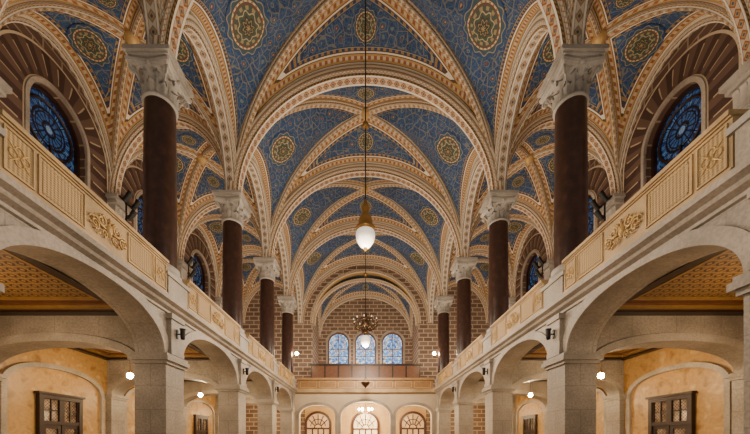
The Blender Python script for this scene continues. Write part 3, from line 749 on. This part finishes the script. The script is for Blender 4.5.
m=MB(); m.tube([(.46*math.cos(2*PI*k/32),yc+.46*math.sin(2*PI*k/32),zc-.12) for k in range(33)],.045,8); m.tube([(.30*math.cos(2*PI*k/32),yc+.30*math.sin(2*PI*k/32),zc+.42) for k in range(33)],.035,8); m.build('ring',DBRASS,r)
for k in range(10):
    an=2*PI*k/10+.2; ca,sa=math.cos(an),math.sin(an); m=MB()
    m.tube([(q*ca,yc+q*sa,zc+z) for q,z in ((.12,0),(.25,-.18),(.42,-.22),(.60,-.12),(.74,.04),(.76,.14))],.038,8)
    m.tube([(q*ca,yc+q*sa,zc+z) for q,z in ((.2,.3),(.36,.45),(.5,.3),(.6,.05),(.6,-.12))],.025,6)
    ar=m.build('arm',DBRASS,r)
    m=MB(); m.lathe([(.03,.14),(.10,.16),(.12,.19),(.05,.22),(.04,.32)],(.76*ca,yc+.76*sa,zc),10); m.build('candle_cup',DBRASS,ar)
    m=MB(); m.lathe([(0,.32),(.03,.35),(.035,.39),(.02,.44),(0,.46)],(.76*ca,yc+.76*sa,zc),10); m.build('bulb',OPAL,ar)
m=MB(); m.lathe([(.03,-.6),(.22,-.64),(.32,-.8),(.28,-1.05),(.16,-1.28),(0,-1.36)],(0,yc,zc),20); m.build('opal_shade',OPAL,r)
yc2=Y(DN[3]+.85)
r=empty('hanging_bowl_lamp',(0,yc2,ZS+.98*W)); tag(r,'small dark bowl lamp on thin chain before the end balustrade','lamp'); zb=Z(.70)
m=MB(); m.tube([(0,yc2,ZS+.99*W),(0,yc2,zb+.45)],.010,6); m.build('chain',DARK,r)
m=MB()
for k in range(3):
    an=2*PI*k/3+.3; m.tube([(0,yc2,zb+.45),(.28*math.cos(an),yc2+.28*math.sin(an),zb+.08)],.012,6)
m.build('suspension_chain',DARK,r)
m=MB(); m.lathe([(.30,.10),(.32,.06),(.28,0),(.2,-.11),(.11,-.18),(.05,-.25),(0,-.33)],(0,yc2,zb),24); m.build('bowl',DBRASS,r)

def light(name,loc,power,rad,c=(1,.80,.58)):
    l=bpy.data.lights.new(name,'POINT'); l.energy=power; l.shadow_soft_size=rad; l.color=c
    o=bpy.data.objects.new(name,l); o.location=loc; col.objects.link(o); return o
gp=empty('globe_lamp'); m=MB(); m.tube([(0,0,Z(.625)-Z(.40)),(0,0,.1)],.010,6); m.build('stem',BRASS,gp)
m=MB(); m.lathe([(.02,.17),(.06,.15),(.07,.10),(.04,.07)],n=14); m.build('cap',BRASS,gp)
m=MB(); m.lathe([(.03,.085),(.08,.06),(.10,-.01),(.08,-.075),(.04,-.10),(0,-.108)],n=18); m.build('globe',BULB,gp)
GP=Proto(gp)
for n in range(1,5):
    for sd in (-1,1):
        p=(sd*1.46*W,Y(DN[n]+.5),Z(.40))
        GP.place(p,0,'lit globe lamp hanging under the %s gallery, %s bay from the camera'%(SN[sd],ORD[n]),'lamp','globe lamps under the galleries')
        light('lamp_light',(p[0],p[1],p[2]-.27),150,.1,(1,.70,.38))
for sd in (-1,1): light('lamp_light',(sd*1.46*W,Y(DN[0]+.5),Z(.36)),145,.1,(1,.72,.42))
fl=empty('floodlight'); m=MB(); m.box(0,.03,-.035,.035,-.12,.12); m.tube([(.03,0,0),(.10,0,.0)],.018,8); m.build('bracket',DARK,fl)
m=MB(); m.lathe([(0,-.14),(.05,-.14),(.06,-.07),(.06,.07),(.08,.14),(.075,.14)],(.15,0,0),16); m.build('lamp_body',DARK,fl)
m=MB(); m.lathe([(.075,.13),(.0,.135)],(.15,0,0),16); m.build('lens',OPAL,fl)
FL=Proto(fl)
for sd in (-1,1):
    for n in (1,2,3):
        FL.place((sd*(AL*W-.12),Y(DN[n]),Z(.515)),0 if sd<0 else PI,'small black floodlight on the %s arcade, above the %s pier'%(SN[sd],('first full','second full','third full')[n-1]),'floodlight','floodlights on the arcade piers')
sp=empty('spotlight'); m=MB(); m.box(0,.05,-.36,.36,-.03,.03); m.box(.02,.06,-.03,.03,-.75,.03); m.build('mounting_bar',DARK,sp)
for e,dz in ((-.24,0),(.24,0),(0,-.6)):
    m=MB(); m.tube([(.05,e,dz),(.15,e,dz+.02)],.02,6); m.tube([(.12,e,dz-.12),(.24,e,dz+.02),(.40,e,dz+.24)],[.08,.09,.11],12); b=m.build('lamp_head',DARK,sp)
    m=MB(); m.tube([(.39,e,dz+.23),(.405,e,dz+.247)],[.10,.01],12); m.build('lens',OPAL,b)
SP=Proto(sp)
for sd in (-1,1):
    for n in (2,3):
        SP.place((sd*(WL*W-.51),Y(DN[n]),ZS-.07),0 if sd<0 else PI,'cluster of black spotlights on the %s outer wall corbel, %s from the camera'%(SN[sd],ORD[n]),'spotlight','spotlights on the corbels')
wl=empty('wall_lamp'); m=MB(); m.tube([(0,0,0),(.2,0,-.05),(.28,0,.05)],.02,8); m.build('bracket',BRASS,wl)
m=MB(); m.lathe([(0,.05),(.09,.08),(.12,.16),(.08,.25),(0,.29)],(.28,0,0),14); m.build('bulb',BULB,wl)
WP=Proto(wl)
for sd in (-1,1):
    WP.place((sd*(W-.38),Y(DN[4]),Z(1.08)),0 if sd<0 else PI,'bright bare wall lamp on the farthest %s column'%SN[sd],'lamp','wall lamps by the end gallery')
yv=yg+1.8; zv=Z(.42)
r=empty('chandelier',(0,yv,Z(.60))); tag(r,'small lit chandelier inside the middle arch below the end gallery','chandelier')
m=MB(); m.tube([(0,yv,Z(.60)),(0,yv,zv-.1)],.02,6); m.build('stem',BRASS,r)
for k in range(6):
    an=2*PI*k/6; ca,sa=math.cos(an),math.sin(an)
    m=MB(); m.tube([(0,yv,zv-.1),(.3*ca,yv+.3*sa,zv-.2),(.5*ca,yv+.5*sa,zv)],.02,6); ar=m.build('arm',BRASS,r)
    m=MB(); m.lathe([(0,0),(.07,.04),(.08,.1),(.04,.17),(0,.18)],(.5*ca,yv+.5*sa,zv),10); m.build('bulb',BULB,ar)
light('vestibule_light',(0,yv,zv-.5),540,.25,(1,.72,.40))
for sd in (-1,1): light('vestibule_light',(sd*.66*W,yv-.6,Z(.35)),150,.2,(1,.70,.38))

# fill lights without fixtures, added to brighten the nave and gallery vaults
for n in range(NB):
    light('nave_fill',(0,Y(DN[n]+.5),Z(1.02)),[430,760,920,1050,860][n],.3,(1,.815,.615))
    for sd in (-1,1): light('gallery_fill',(sd*1.45*W,Y(DN[n]+.5),Z(.95)),225,.2,(1,.78,.55))
light('choir_light',(0,YE+1.6,Z(1.25)),320,.4,(1,.81,.60))
light('front_light',(0,Y(.1),Z(.5)),300,.5,(1,.90,.78))
w=bpy.data.worlds.new('world'); bpy.context.scene.world=w; w.use_nodes=True
bg=w.node_tree.nodes['Background']; bg.inputs[0].default_value=(1,.94,.85,1); bg.inputs[1].default_value=.15

cam=bpy.data.cameras.new('camera'); co=bpy.data.objects.new('camera',cam); col.objects.link(co)
co.location=(0,0,E); co.rotation_euler=(PI/2,0,0); cam.sensor_width=36; cam.lens=320.8/750*36
cam.shift_x=9.5/750; cam.shift_y=223/750; cam.clip_end=200
bpy.context.scene.camera=co
